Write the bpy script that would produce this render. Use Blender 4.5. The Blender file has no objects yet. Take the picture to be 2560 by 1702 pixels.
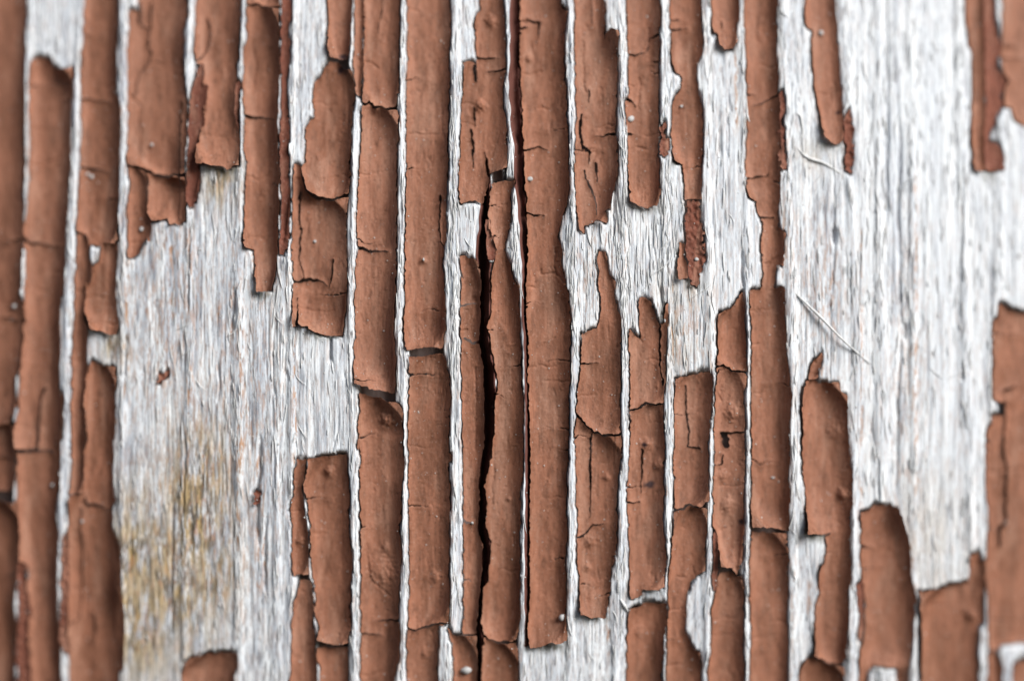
import bpy, math, random
import numpy as np
from mathutils import Vector

# ------------------------------------------------------------------ camera, sky, sun, exposure
U = 0.00005                      # one board unit = 0.05 mm; the view is about 128 mm wide
sc = bpy.context.scene
col = sc.collection
cam_d = bpy.data.cameras.new('camera')
cam = bpy.data.objects.new('camera', cam_d)
col.objects.link(cam)
cam.location = (0.0, -0.3, 0.0)
cam.rotation_euler = (math.radians(90), 0, 0)
cam_d.sensor_width = 36.0
cam_d.lens = 36.0 * 0.2993 / 0.128
cam_d.clip_start = 0.01
cam_d.clip_end = 100.0
cam_d.dof.use_dof = True
cam_d.dof.focus_distance = 0.2996
cam_d.dof.aperture_fstop = 1.6
sc.camera = cam

SUN = Vector((0.60, -0.60, 0.53)).normalized()
world = bpy.data.worlds.new('World')
sc.world = world
world.use_nodes = True
wn = world.node_tree
bg = wn.nodes['Background']
sky = wn.nodes.new('ShaderNodeTexSky')
sky.sky_type = 'NISHITA'
sky.sun_disc = False
sky.sun_elevation = math.asin(SUN.z)
sky.sun_rotation = math.atan2(SUN.x, SUN.y)
wn.links.new(sky.outputs[0], bg.inputs[0])
bg.inputs[1].default_value = 0.05
sun_d = bpy.data.lights.new('sun', 'SUN')
sun_d.energy = 4.0
sun_d.angle = math.radians(32)
sun_d.color = (1.0, 0.985, 0.965)
sun = bpy.data.objects.new('sun', sun_d)
col.objects.link(sun)
sun.location = SUN * 2
sun.rotation_euler = (-SUN).to_track_quat('-Z', 'Y').to_euler()
vs = sc.view_settings
vs.view_transform = 'Standard'
vs.look = 'None'
vs.exposure = 0.34
vs.gamma = 1.0
vs.use_curve_mapping = False
sc.cycles.use_denoising = True

# ------------------------------------------------------------------ helpers
def _hash(ix, iy, seed):
    h = (ix.astype(np.int64) * 374761393 + iy.astype(np.int64) * 668265263 + seed * 974634321) & 0xFFFFFFFF
    h = ((h ^ (h >> 13)) * 1274126177) & 0xFFFFFFFF
    h = ((h ^ (h >> 16)) * 2246822519) & 0xFFFFFFFF
    return ((h ^ (h >> 15)) & 0xFFFFFF) / float(0xFFFFFF)

def vn(x, y, seed=0):            # value noise 0..1
    fx, fy = np.floor(x), np.floor(y)
    tx, ty = x - fx, y - fy
    tx = tx * tx * (3 - 2 * tx); ty = ty * ty * (3 - 2 * ty)
    a = _hash(fx, fy, seed); b = _hash(fx + 1, fy, seed)
    c = _hash(fx, fy + 1, seed); d = _hash(fx + 1, fy + 1, seed)
    return (a * (1 - tx) + b * tx) * (1 - ty) + (c * (1 - tx) + d * tx) * ty

def fbm(x, y, seed=0, n=3):
    s = 0.0; a = 1.0; t = 0.0
    for k in range(n):
        s = s + a * vn(x * 2 ** k, y * 2 ** k, seed + 17 * k); t += a; a *= 0.5
    return s / t

def polydist(px, py, pts, closed=True):
    """signed distance to a polygon (positive inside), or distance + arc fraction to a polyline"""
    P = np.array(pts, float)
    n = len(P)
    best = np.full(px.shape, 1e18); arc = np.zeros(px.shape)
    inside = np.zeros(px.shape, bool)
    seg = np.hypot(*(np.diff(P, axis=0).T)); tot = max(seg.sum(), 1e-6); run = 0.0
    for i in range(n if closed else n - 1):
        a = P[i]; b = P[(i + 1) % n]
        d = b - a; L2 = max(d @ d, 1e-9)
        t = np.clip(((px - a[0]) * d[0] + (py - a[1]) * d[1]) / L2, 0, 1)
        q = (px - a[0] - t * d[0]) ** 2 + (py - a[1] - t * d[1]) ** 2
        if closed:
            np.minimum(best, q, out=best)
            if a[1] != b[1]:
                c = ((a[1] > py) != (b[1] > py)) & (px < (b[0] - a[0]) * (py - a[1]) / (b[1] - a[1]) + a[0])
                inside ^= c
        else:
            m = q < best
            arc = np.where(m, (run + t * seg[i]) / tot, arc); best = np.where(m, q, best); run += seg[i]
    best = np.sqrt(best)
    if closed:
        return np.where(inside, best, -best)
    return best, arc

def gsmooth(a, s):
    r = int(3 * s); k = np.exp(-0.5 * (np.arange(-r, r + 1) / s) ** 2); k /= k.sum()
    return np.convolve(np.pad(a, r, mode='edge'), k, mode='valid')

def to_local(px, py, h):
    """board units (x right, y down, h out of the board) -> metres; the board is slightly crowned"""
    cx = (px - 1280.0) / 1280.0; cy = (py - 851.0) / 851.0
    y = -h * U + 0.0042 * cx ** 2 + 0.0020 * cy ** 2
    return np.stack([(px - 1280.0) * U, y, (851.0 - py) * U], axis=-1)

def build_mesh(name, co, faces, mats, smooth=None, attrs=None):
    """faces: list of int arrays (n,k)"""
    me = bpy.data.meshes.new(name)
    tot = np.concatenate([np.full(len(f), f.shape[1], np.int32) for f in faces])
    loops = np.concatenate([f.reshape(-1) for f in faces]).astype(np.int32)
    starts = np.concatenate([[0], np.cumsum(tot)[:-1]]).astype(np.int32)
    me.vertices.add(len(co)); me.loops.add(len(loops)); me.polygons.add(len(tot))
    me.vertices.foreach_set('co', np.ascontiguousarray(co, np.float32).reshape(-1))
    me.loops.foreach_set('vertex_index', loops)
    me.polygons.foreach_set('loop_start', starts)
    me.update(calc_edges=True)
    me.polygons.foreach_set('use_smooth', np.ones(len(tot), bool) if smooth is None else smooth)
    for k, v in (attrs or {}).items():
        at = me.attributes.new(k, 'FLOAT', 'POINT')
        at.data.foreach_set('value', np.ascontiguousarray(v, np.float32))
    for m in mats: me.materials.append(m)
    me.validate()
    return me

# ------------------------------------------------------------------ materials
def new_mat(name):
    m = bpy.data.materials.new(name); m.use_nodes = True
    nt = m.node_tree
    b = nt.nodes['Principled BSDF']
    tc = nt.nodes.new('ShaderNodeTexCoord')
    mp = nt.nodes.new('ShaderNodeVectorMath'); mp.operation = 'SCALE'
    mp.inputs[3].default_value = 1.0 / U
    nt.links.new(tc.outputs['Object'], mp.inputs[0])
    return m, nt, b, mp.outputs[0]

def N(nt, kind, **kw):
    n = nt.nodes.new(kind)
    for k, v in kw.items(): setattr(n, k, v)
    return n

def noise(nt, vec, sx, sz, detail=3.0, rough=0.55, dist=0.0):
    """noise with feature size sx (across) and sz (along the grain) in board units"""
    m = N(nt, 'ShaderNodeMapping')
    m.inputs['Scale'].default_value = (1.0 / sx, 1.0 / sx, 1.0 / sz)
    nt.links.new(vec, m.inputs['Vector'])
    n = N(nt, 'ShaderNodeTexNoise')
    n.inputs['Scale'].default_value = 1.0
    n.inputs['Detail'].default_value = detail
    n.inputs['Roughness'].default_value = rough
    n.inputs['Distortion'].default_value = dist
    nt.links.new(m.outputs[0], n.inputs['Vector'])
    return n.outputs[0]

def ramp(nt, val, lo, hi):
    r = N(nt, 'ShaderNodeMapRange'); r.interpolation_type = 'SMOOTHSTEP'
    r.inputs['From Min'].default_value = lo; r.inputs['From Max'].default_value = hi
    nt.links.new(val, r.inputs['Value'])
    return r.outputs[0]

def mul(nt, a, b):
    m = N(nt, 'ShaderNodeMath', operation='MULTIPLY')
    for i, v in enumerate((a, b)):
        if isinstance(v, (int, float)): m.inputs[i].default_value = v
        else: nt.links.new(v, m.inputs[i])
    return m.outputs[0]

def mix(nt, fac, a, b):
    m = N(nt, 'ShaderNodeMix', data_type='RGBA')
    nt.links.new(fac, m.inputs[0])
    for i, v in ((6, a), (7, b)):
        if isinstance(v, tuple): m.inputs[i].default_value = v + (1.0,)
        else: nt.links.new(v, m.inputs[i])
    return m.outputs[2]

def attr(nt, name):
    a = N(nt, 'ShaderNodeAttribute', attribute_name=name)
    return a.outputs['Fac']

def bump(nt, h, dist, prev=None):
    b = N(nt, 'ShaderNodeBump')
    b.inputs['Strength'].default_value = 1.0
    b.inputs['Distance'].default_value = dist * U
    nt.links.new(h, b.inputs['Height'])
    if prev: nt.links.new(prev, b.inputs['Normal'])
    return b.outputs[0]

# weathered wood
M_wood, nt, B, V = new_mat('weathered_wood')
gr_ = attr(nt, 'grime')
band = ramp(nt, noise(nt, V, 46, 800, 3, 0.6), 0.40, 0.60)
c = mix(nt, band, (0.85, 0.88, 0.90), (0.74, 0.775, 0.81))
c = mix(nt, mul(nt, ramp(nt, noise(nt, V, 26, 260, 5, 0.70, 0.2), 0.46, 0.63), mul(nt, gr_, 0.72)), c, (0.43, 0.47, 0.535))
c = mix(nt, mul(nt, ramp(nt, noise(nt, V, 8, 120, 5, 0.72, 0.15), 0.50, 0.65), mul(nt, gr_, 0.85)), c, (0.23, 0.25, 0.295))
c = mix(nt, mul(nt, ramp(nt, noise(nt, V, 3.8, 70, 5, 0.74, 0.15), 0.56, 0.64), mul(nt, gr_, 0.9)), c, (0.07, 0.07, 0.08))
c = mix(nt, mul(nt, ramp(nt, noise(nt, V, 4.2, 260, 3, 0.55, 0.2), 0.555, 0.65), 0.7), c, (0.20, 0.21, 0.24))
rs_ = attr(nt, 'residue')
c = mix(nt, mul(nt, ramp(nt, noise(nt, V, 7, 46, 4, 0.7, 0.4), 0.47, 0.62), rs_), c, (0.45, 0.26, 0.16))
c = mix(nt, mul(nt, ramp(nt, noise(nt, V, 4, 20, 4, 0.72), 0.55, 0.63), mul(nt, rs_, 0.9)), c, (0.27, 0.13, 0.075))
st = attr(nt, 'stain')
c = mix(nt, mul(nt, ramp(nt, noise(nt, V, 8, 30, 4, 0.7), 0.36, 0.58), attr(nt, 'olive_patch')), c, (0.085, 0.080, 0.045))
c = mix(nt, mul(nt, ramp(nt, noise(nt, V, 22, 110, 4, 0.65), 0.38, 0.58), st), c, (0.52, 0.36, 0.15))
c = mix(nt, mul(nt, ramp(nt, noise(nt, V, 9, 50, 4, 0.7), 0.45, 0.57), mul(nt, st, 0.95)), c, (0.085, 0.065, 0.04))
c = mix(nt, mul(nt, ramp(nt, noise(nt, V, 12, 60, 4, 0.7, 1.0), 0.54, 0.64), mul(nt, st, 0.7)), c, (0.46, 0.22, 0.11))
c = mix(nt, mul(nt, attr(nt, 'gap_shade_residue'), 0.85), c, (0.15, 0.075, 0.052))  # painted gap shade and edge residue share this dark red-brown
c = mix(nt, ramp(nt, attr(nt, 'red'), 0.25, 0.7), c, (0.13, 0.048, 0.036))
nt.links.new(c, B.inputs['Base Color'])
B.inputs['Roughness'].default_value = 0.85
B.inputs['Specular IOR Level'].default_value = 0.25
nrm = bump(nt, noise(nt, V, 3.4, 150, 4, 0.6, 0.1), 1.3)
nrm = bump(nt, noise(nt, V, 5, 11, 3, 0.6), 0.9, nrm)
nt.links.new(nrm, B.inputs['Normal'])

def paint_mat(name, ca, cb, cc, rough, spec, grain):
    m, nt, B, V = new_mat(name)
    oi = N(nt, 'ShaderNodeObjectInfo')
    c = mix(nt, ramp(nt, noise(nt, V, 40, 130, 4, 0.55), 0.32, 0.68), ca, cb)
    c = mix(nt, mul(nt, oi.outputs['Random'], 0.6), c, cc)
    c = mix(nt, mul(nt, ramp(nt, noise(nt, V, 16, 60, 5, 0.7, 0.6), 0.48, 0.66), 0.5), c, tuple(x * 0.55 for x in cb))
    c = mix(nt, mul(nt, ramp(nt, noise(nt, V, 7, 70, 3, 0.6), 0.55, 0.75), 0.30), c, tuple(x * 0.62 for x in ca))
    vo = N(nt, 'ShaderNodeTexVoronoi'); vo.inputs['Scale'].default_value = 1 / 19.0
    nt.links.new(V, vo.inputs['Vector'])
    sp = N(nt, 'ShaderNodeMath', operation='LESS_THAN'); sp.inputs[1].default_value = 0.085
    nt.links.new(vo.outputs['Distance'], sp.inputs[0])
    sel = N(nt, 'ShaderNodeSeparateColor'); nt.links.new(vo.outputs['Color'], sel.inputs[0])
    pick = N(nt, 'ShaderNodeMath', operation='GREATER_THAN'); pick.inputs[1].default_value = 0.45
    nt.links.new(sel.outputs[0], pick.inputs[0])
    c = mix(nt, mul(nt, mul(nt, sp.outputs[0], pick.outputs[0]), 0.7), c, (0.05, 0.025, 0.02))
    # chalked and soiled patches
    c = mix(nt, mul(nt, ramp(nt, noise(nt, V, 55, 210, 5, 0.65, 0.5), 0.50, 0.66), 0.45), c, (0.40, 0.215, 0.145))
    c = mix(nt, mul(nt, ramp(nt, noise(nt, V, 11, 20, 5, 0.75, 0.8), 0.53, 0.64), 0.38), c, tuple(x * 0.45 for x in cb))
    c = mix(nt, mul(nt, ramp(nt, noise(nt, V, 4, 160, 3, 0.6), 0.58, 0.68), 0.4), c, tuple(x * 0.5 for x in cb))
    c = mix(nt, mul(nt, ramp(nt, noise(nt, V, 5, 6, 3, 0.7), 0.54, 0.70), 0.30), c, (0.47, 0.29, 0.22))
    c = mix(nt, mul(nt, attr(nt, 'dark'), 0.9), c, (0.020, 0.012, 0.018))
    nt.links.new(c, B.inputs['Base Color'])
    B.inputs['Roughness'].default_value = rough
    B.inputs['Specular IOR Level'].default_value = spec
    n1 = bump(nt, noise(nt, V, 9, 16, 4, 0.6), 1.6 * grain)
    n1 = bump(nt, noise(nt, V, 2.4, 3.2, 3, 0.6), 0.55 * grain, n1)
    nt.links.new(n1, B.inputs['Normal'])
    return m

M_paint = paint_mat('red_brown_paint', (0.330, 0.136, 0.078), (0.210, 0.085, 0.046), (0.365, 0.163, 0.101), 0.68, 0.32, 1.0)
M_under = paint_mat('dull_red_primer', (0.215, 0.072, 0.045), (0.150, 0.052, 0.034), (0.26, 0.095, 0.06), 0.75, 0.2, 1.8)

def plain(name, colr, rough=0.8, v=0.25, size=8):
    m, nt, B, V = new_mat(name)
    c = mix(nt, ramp(nt, noise(nt, V, size, size * 2, 3), 0.3, 0.7), colr, tuple(x * (1 - v) for x in colr))
    nt.links.new(c, B.inputs['Base Color'])
    B.inputs['Roughness'].default_value = rough
    return m
M_fibre = plain('bleached_fibre', (0.72, 0.72, 0.71))
M_grit = plain('pale_grit', (0.50, 0.49, 0.48), 0.75)
M_dust = plain('pale_dust', (0.66, 0.62, 0.58), 0.7)

# ------------------------------------------------------------------ traced outline of every paint strip, in board units
DATA = """
P S0
. -300,-300 38,-300 38,77 36,153 38,249 36,344 40,402 36,497 38,574 43,600 40,588 33,615 31,665 29,734 38,764 36,803 40,833 38,875 34,914 17,940 15,979 25,1009 23,1024 8,1044 0,1059 -23,1065 -300,1063
C 3.8 -15,795 8,793 23,799 38,795
C 2.7 42,592 23,598 0,596
P S0b
. -300,1255 0,1263 29,1261 27,1293 30,1332 27,1404 23,1446 17,1469 8,1492 6,1523 15,1580 8,1638 4,2002 -300,2002
P S0c rough
. 29,1416 42,1422 47,1446 45,1485 51,1523 49,1561 45,1638 50,1676 54,2002 21,2002 21,1638 23,1561 25,1485 24,1446
P S1
. 59,143 67,134 96,136 105,142 107,159 126,165 140,168 151,165 165,161 163,191 161,230 157,268 157,344 157,421 153,497 151,555 147,600 147,607 143,684 140,734 132,764 132,818 134,875 130,933 130,971 134,986 142,990 142,1047 138,1105 134,1102 132,1159 130,1217 122,1255 119,1293 124,1324 126,1370 122,1427 121,1485 122,1542 126,1599 128,1657 132,2002 58,2002 55,1676 51,1638 54,1561 56,1523 51,1485 51,1446 47,1418 28,1404 27,1370 31,1339 25,1316 27,1274 27,1217 29,1136 22,1135 21,1101 23,1067 29,1021 29,1002 33,952 36,914 40,875 42,833 44,799 46,741 48,684 48,627 44,607 46,550 50,555 54,497 59,440 54,402 57,344 54,268 55,191
C 2.3 48,398 67,408 82,408 126,388
C 5.4 40,592 52,604 77,605 103,611 134,615
C! 5.4 93,973 83,998 78,1047 75,1132
C! 7.7 15,1131 46,1132 76,1129
C 3.1 77,1131 98,1131 119,1133
L 20 20,20 153,168
L 26 60,110 42,1120
P S2
. 195,-300 274,-300 276,77 270,153 274,230 285,268 285,344 283,402 281,459 281,536 287,600 284,600 281,607 276,602 249,604 237,608 214,608 209,592 197,581 182,571 182,550 184,517 186,459 189,383 191,306 188,230 188,134 193,77
C 3.1 189,237 207,237 230,243 260,247
C 4.6 184,413 203,415 226,417 254,424
L 8 40,60 245,604
P S2s
. 182,584 205,585 210,600 207,627 209,653 220,665 222,676 218,701 203,718 198,764 196,799 207,824 207,856 201,894 203,925 202,952 200,1009 200,1067 196,1116 191,1150 194,1140 198,1179 198,1234 176,1236 163,1238 164,1232 168,1179 168,1102 168,1047 170,971 170,894 174,837 176,780 178,703 180,646
P S2c
. 246,609 276,607 281,615 277,665 276,741 279,780 285,810 283,835 268,837 245,826 218,820 216,803 205,783 202,768 207,741 209,708 221,704 227,662 240,653 242,638
L 32 60,80 233,814
P S2d
. 218,908 245,914 279,921 277,971 274,1028 274,1067 270,1105 268,1150 270,1140 264,1198 268,1228 274,1255 264,1274 264,1332 268,1343 281,1355 287,1389 287,1466 293,1542 295,1580 291,1638 289,1684 279,1686 277,1702 276,2002 157,2002 155,1702 155,1599 155,1523 157,1446 159,1347 159,1309 163,1255 165,1247 197,1242 199,1251 199,1179 201,1125 201,1150 209,1105 205,1047 202,1009 204,963 209,933 214,914
C 3.1 188,1276 183,1309 186,1351 188,1389 188,1466 184,1508 180,1559 153,1570
C 5.4 196,1253 203,1267 230,1270 268,1278
C 3.8 214,1542 218,1561 218,1619
L 30 18,110 285,1485
P S1b rough
. 143,1347 153,1339 155,1370 153,1446 147,1523 147,1599 149,1645 140,1645 134,1611 136,1523 140,1446 140,1389
P S3
. 311,17 332,15 334,-300 365,-300 448,-300 455,23 446,57 446,153 452,214 457,268 455,344 453,432 457,490 455,547 444,559 419,555 415,540 383,549 369,547 365,578 367,600 362,588 344,611 337,630 323,644 316,642 312,607 312,550 312,566 310,517 318,459 312,413 310,383 310,306 309,230 310,191 306,134 310,77
C 3.1 358,65 356,107 364,122 360,145 339,168 329,191 323,233
C 1.9 360,145 394,153
C 2.3 306,230 318,239 335,251 333,302 339,318 333,337 337,364 335,406
C! 5.4 306,409 337,415 358,423 383,434 406,436 459,433
C 1.9 358,364 358,423
C 3.1 358,423 362,452 358,497 360,528 371,549
C! 3.1 334,-8 333,46 344,59 362,59 364,-8
C 2.7 446,245 443,344 444,432 443,547
L 15 60,40 398,547
P S4low under
. 494,153 501,153 501,199 513,209 511,233 505,283 499,329 490,383 488,406 494,440 490,478 478,513 469,517 459,497 461,440 465,383 467,287 473,214
P S4
. 481,-300 591,-300 590,64 588,128 582,191 583,223 581,271 588,319 593,351 593,411 582,411 564,423 559,418 534,411 508,407 488,403 486,383 494,341 505,297 504,265 510,236 508,210 502,204 502,159 496,153 483,147 477,121 480,32
C 3.1 510,38 515,80 508,118 492,137 477,147
L 46 70,150 534,411
P S4r under
. 585,204 593,198 597,210 591,230 589,287 591,319 584,303 582,255
P S5
. 615,-300 693,-300 691,46 690,115 693,161 691,230 688,287 690,344 691,402 695,452 693,536 691,600 691,588 690,627 688,665 684,703 680,726 668,728 641,726 636,665 633,619 626,619 606,615 607,550 609,517 611,459 613,398 605,367 607,329 607,291 603,245 603,184 603,126 613,88 611,46
C! 3.1 611,6 634,4 653,8 699,12
C 2.3 626,92 628,134 632,168 626,214 622,230
C 5.0 601,281 619,289 649,290 680,295
L 30 50,90 657,722
L 14 20,50 619,613
P S5r under
. 701,-300 720,-300 720,38 712,77 722,107 716,168 710,203 714,268 718,325 716,383 718,440 722,494 718,536 717,600 719,550 722,588 714,619 705,636 697,636 699,588 701,550 703,497 699,440 697,364 701,287 701,210 697,153 699,77
P S6t
. 814,-300 877,-300 877,23 869,77 869,126 864,147 841,145 821,137 816,115 818,57
P S6a
. 821,148 844,153 864,168 875,180 883,207 883,237 877,276 875,325 875,383 869,406 875,429 869,482 852,488 814,493 791,487 764,473 760,448 754,429 754,415 764,402 762,360 762,318 774,298 785,291 783,260 779,230 785,203 798,191 806,168
L 26 50,120 776,440
P S6b
. 734,409 749,416 751,450 759,481 791,501 825,503 869,494 865,536 862,600 862,588 865,646 865,703 864,760 858,795 856,839 829,841 802,835 768,818 745,810 743,814 733,816 730,780 730,734 732,699 730,657 726,627 730,588 731,550 730,536 732,459
C 3.4 745,478 745,536 747,574 749,569 745,607 745,649 754,676 756,699
C 5.4 726,701 749,704 774,697 795,701 820,714
C 3.8 831,646 827,684 823,716
C 3.1 742,814 743,780 741,745
L 30 60,70 791,826
P S7s
. 886,-300 908,-300 905,57 901,107 903,153 902,214 900,237 890,233 883,184 883,115 885,57
P S7
. 911,-300 997,-300 996,77 994,172 994,230 988,264 994,291 992,344 988,421 990,497 990,600 988,627 990,657 986,703 986,780 984,837 988,894 988,952 984,982 971,982 944,973 906,965 885,958 885,914 886,875 890,818 888,741 886,684 892,627 890,550 892,517 898,421 902,344 904,268 908,230 909,153 908,77
C 3.8 950,-300 952,19 946,50 942,77
C 1.9 913,151 929,149 940,165
C! 4.6 900,254 915,258 921,253 932,264 959,268 997,272
C 5.0 886,615 906,621 929,628 969,630
L 22 80,60 932,967
B 8 10 940,268
P S7b
. 898,982 929,990 967,1002 997,1009 1007,1032 1003,1059 1005,1086 1007,1150 1009,1159 1003,1217 1001,1274 997,1332 1001,1389 997,1446 994,1504 994,1554 997,1580 994,1638 986,1702 984,2002 898,2002 900,1702 900,1592 902,1485 902,1370 902,1293 900,1217 902,1140 898,1102 894,1124 896,1067 898,1028
C 3.1 896,1590 932,1590 950,1595
C 5.4 999,1555 971,1555 940,1557
C 1.9 913,1362 917,1408 921,1450 940,1466 971,1492
B 13 14 965,1051
B 5 10 963,1370
B 8 26 955,1431
P SL
. 741,1150 763,1148 759,1179 753,1217 756,1263 760,1316 766,1347 767,1389 768,1439 730,1443 728,1408 730,1332 726,1274 730,1236 737,1179
B 6 9 745,1355
P SL2
. 745,1453 775,1455 778,1485 773,1511 782,1523 775,1542 773,1576 782,1584 782,1615 779,1653 786,1668 786,2002 724,2002 722,1676 726,1599 730,1523 739,1485
P S8
. 767,1148 798,1142 864,1138 867,1179 871,1255 871,1332 877,1408 873,1485 873,1561 867,1611 829,1615 789,1602 795,1569 782,1534 788,1508 785,1454 776,1408 774,1332 776,1316 766,1274 759,1232 759,1209 766,1179
B 8 10 820,1180
L 14 60,50 829,1607
P S8b
. 789,1625 825,1627 865,1625 865,1702 864,2002 795,2002 795,1668 787,1653
P S8z
. 446,1699 452,1668 467,1651 509,1645 540,1642 582,1640 584,1668 578,1699 578,2002 440,2002
P S9
. 1019,-300 1119,-300 1124,38 1122,115 1121,191 1119,268 1119,344 1117,421 1115,478 1113,536 1115,600 1111,607 1105,665 1109,722 1113,780 1113,837 1107,868 1057,868 1034,873 1015,873 1011,837 1013,780 1013,703 1013,607 1013,600 1015,536 1017,459 1017,383 1015,268 1017,153 1017,57
C 2.7 1101,486 1099,536 1096,574 1098,569 1101,600 1111,621
L 18 80,50 1061,868
B 7 8 1057,651
P S9b
. 1025,894 1061,890 1107,884 1115,902 1122,944 1126,990 1121,1047 1122,1105 1126,1150 1119,1159 1122,1217 1122,1274 1121,1332 1119,1370 1121,1427 1121,1485 1122,1542 1122,1561 1094,1567 1092,1619 1090,1676 1082,2002 1015,2002 1017,1638 1019,1576 1023,1485 1025,1370 1023,1255 1023,1140 1021,1105 1023,1009 1023,933
C! 3.1 1015,1576 1034,1580 1057,1573 1077,1563 1099,1559 1126,1561
B 6 12 1088,1446
B 5 10 1063,1638
P S10
. 1209,-300 1260,-300 1258,38 1264,96 1262,142 1264,180 1254,214 1256,260 1264,298 1264,352 1268,383 1268,417 1256,423 1230,430 1222,432 1220,452 1214,490 1209,505 1203,507 1188,497 1172,499 1153,507 1149,501 1147,459 1149,383 1153,325 1157,249 1159,191 1160,153 1182,153 1191,157 1191,134 1188,77 1188,38 1199,15
C 4.6 1188,139 1214,141 1245,138
C 3.4 1268,170 1245,174 1218,175
C! 6.9 1188,163 1188,199
C 3.8 1184,264 1188,302 1188,312
C 4.6 1178,323 1182,364 1183,419
C 5.4 1220,436 1214,402 1212,379
B 12 11 1201,260
B 9 11 1227,48
B 3 8 1168,285
L 22 50,55 1245,423
L 20 50,50 1172,497
P S10b
. 1230,459 1253,453 1285,450 1277,482 1274,536 1272,566 1264,600 1268,573 1260,607 1264,627 1266,642 1276,669 1283,699 1295,718 1297,760 1300,818 1300,875 1300,933 1306,990 1306,1047 1308,1105 1306,1150 1306,1140 1302,1217 1300,1274 1298,1332 1300,1370 1300,1427 1298,1485 1298,1561 1291,1600 1245,1606 1222,1598 1209,1590 1205,1554 1209,1504 1209,1469 1222,1458 1226,1408 1230,1362 1226,1347 1216,1316 1218,1255 1212,1217 1222,1179 1232,1133 1233,1102 1237,1086 1239,1009 1243,952 1235,894 1230,864 1220,818 1230,780 1226,722 1232,665 1239,642 1241,619 1230,581 1226,550 1224,574 1222,536 1226,490
C 2.3 1235,1110 1233,1179 1230,1263
L 22 20,70 1235,607
B 4 5 1272,1249
P S10c
. 1209,1600 1222,1605 1245,1614 1291,1609 1295,1638 1293,2002 1209,2002 1206,1676
P S10l
. 1151,640 1165,640 1184,648 1197,661 1201,703 1201,780 1197,837 1201,875 1207,917 1209,971 1209,1047 1209,1124 1207,1121 1197,1179 1197,1255 1193,1332 1205,1362 1203,1427 1197,1485 1191,1561 1189,1587 1157,1587 1161,1485 1161,1408 1159,1293 1159,1179 1159,1121 1159,1105 1157,1028 1155,952 1155,875 1153,818 1153,760 1155,722 1153,684
C 3.8 1151,764 1172,760 1191,759
C 1.9 1155,824 1168,826
C! 5.0 1163,848 1184,856 1201,854
C 4.6 1155,1300 1168,1309 1183,1309
C 2.3 1188,921 1191,990 1188,1047 1189,1124
B 6 8 1195,734
P S10m
. 1119,1575 1132,1594 1157,1593 1189,1593 1191,1638 1189,2002 1132,2002 1134,1657 1130,1615 1122,1599
P S11
. 1306,-300 1394,-300 1402,8 1421,19 1417,31 1411,77 1409,153 1415,230 1417,306 1419,383 1421,459 1415,505 1402,555 1398,582 1396,600 1394,588 1404,619 1404,665 1413,703 1421,749 1425,818 1425,894 1423,952 1421,1009 1421,1086 1419,1150 1417,1179 1415,1255 1417,1332 1413,1408 1415,1485 1415,1561 1419,1596 1406,1607 1379,1607 1344,1620 1325,1622 1321,1580 1327,1485 1327,1408 1325,1332 1327,1217 1329,1140 1327,1105 1325,1028 1321,952 1323,894 1321,818 1316,760 1318,703 1321,627 1320,550 1320,497 1314,459 1312,383 1308,344 1306,249 1302,153 1302,77
C 3.1 1298,67 1306,67 1323,61
C 3.1 1316,40 1329,48 1356,48
C 4.2 1348,46 1348,94
C 1.9 1306,180 1325,182 1344,172 1356,172
C 1.9 1337,270 1364,264
C 3.4 1308,377 1325,369 1344,365 1369,370
C 3.4 1316,534 1333,536 1362,538
C 2.3 1350,674 1352,684 1386,682 1402,693 1417,713
C 1.9 1388,623 1386,665 1392,682
C 1.5 1318,718 1337,718
C! 3.4 1390,-300 1406,13 1425,23
C 2.3 1329,99 1333,134
B 9 8 1322,140
L 36 90,110 1364,1615
P S12
. 1440,-300 1511,-300 1513,0 1513,57 1515,96 1517,75 1531,69 1548,77 1544,115 1544,172 1542,230 1540,283 1536,329 1542,344 1544,383 1542,440 1533,478 1523,517 1508,528 1515,532 1519,557 1497,551 1490,551 1478,559 1459,566 1459,582 1448,574 1444,517 1438,478 1438,421 1440,364 1440,314 1444,291 1442,268 1440,191 1440,77
C 3.8 1484,-300 1482,23 1484,55
C 2.3 1459,96 1459,153 1461,199 1465,226
C 2.7 1474,220 1473,253
C! 5.4 1457,285 1452,302 1452,333 1455,364 1476,378
C 2.7 1476,381 1474,408
C 3.4 1548,332 1523,335 1508,339 1490,335
C 3.8 1492,404 1494,453
C 3.4 1463,423 1467,444 1478,467 1490,509 1492,538
L 22 25,90 1533,80
P S12b
. 1504,630 1513,627 1517,646 1523,684 1538,707 1536,730 1540,764 1548,787 1552,803 1550,837 1550,894 1550,971 1548,1067 1554,1124 1554,1150 1550,1140 1546,1198 1542,1255 1542,1332 1538,1389 1527,1446 1523,1485 1517,1523 1517,1544 1486,1546 1452,1538 1450,1466 1444,1408 1446,1332 1444,1274 1442,1198 1440,1140 1438,1124 1438,1067 1442,1028 1446,990 1450,933 1453,875 1457,833 1494,824 1499,810 1503,780 1503,741 1497,711 1499,676 1494,649 1499,630
C 3.4 1446,910 1474,908 1499,907
C! 3.4 1438,1032 1463,1059 1486,1080 1509,1089 1540,1086 1523,1088 1554,1083
C 3.8 1480,1084 1476,1124 1478,1125 1476,1179 1478,1255 1476,1297
C 3.1 1442,1346 1463,1339 1482,1316 1509,1311
B 7 8 1469,1420
B 5 8 1517,1194
B 8 14 1474,1355
L 40 60,110 1486,1542
P S13
. 1571,-300 1651,-300 1651,57 1645,77 1651,99 1647,153 1647,230 1647,306 1647,383 1645,459 1651,486 1642,513 1622,520 1607,517 1577,501 1573,459 1573,383 1569,337 1567,298 1567,253 1575,230 1575,153 1573,130 1571,77
C 3.4 1567,132 1588,134 1619,128 1624,111
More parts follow.
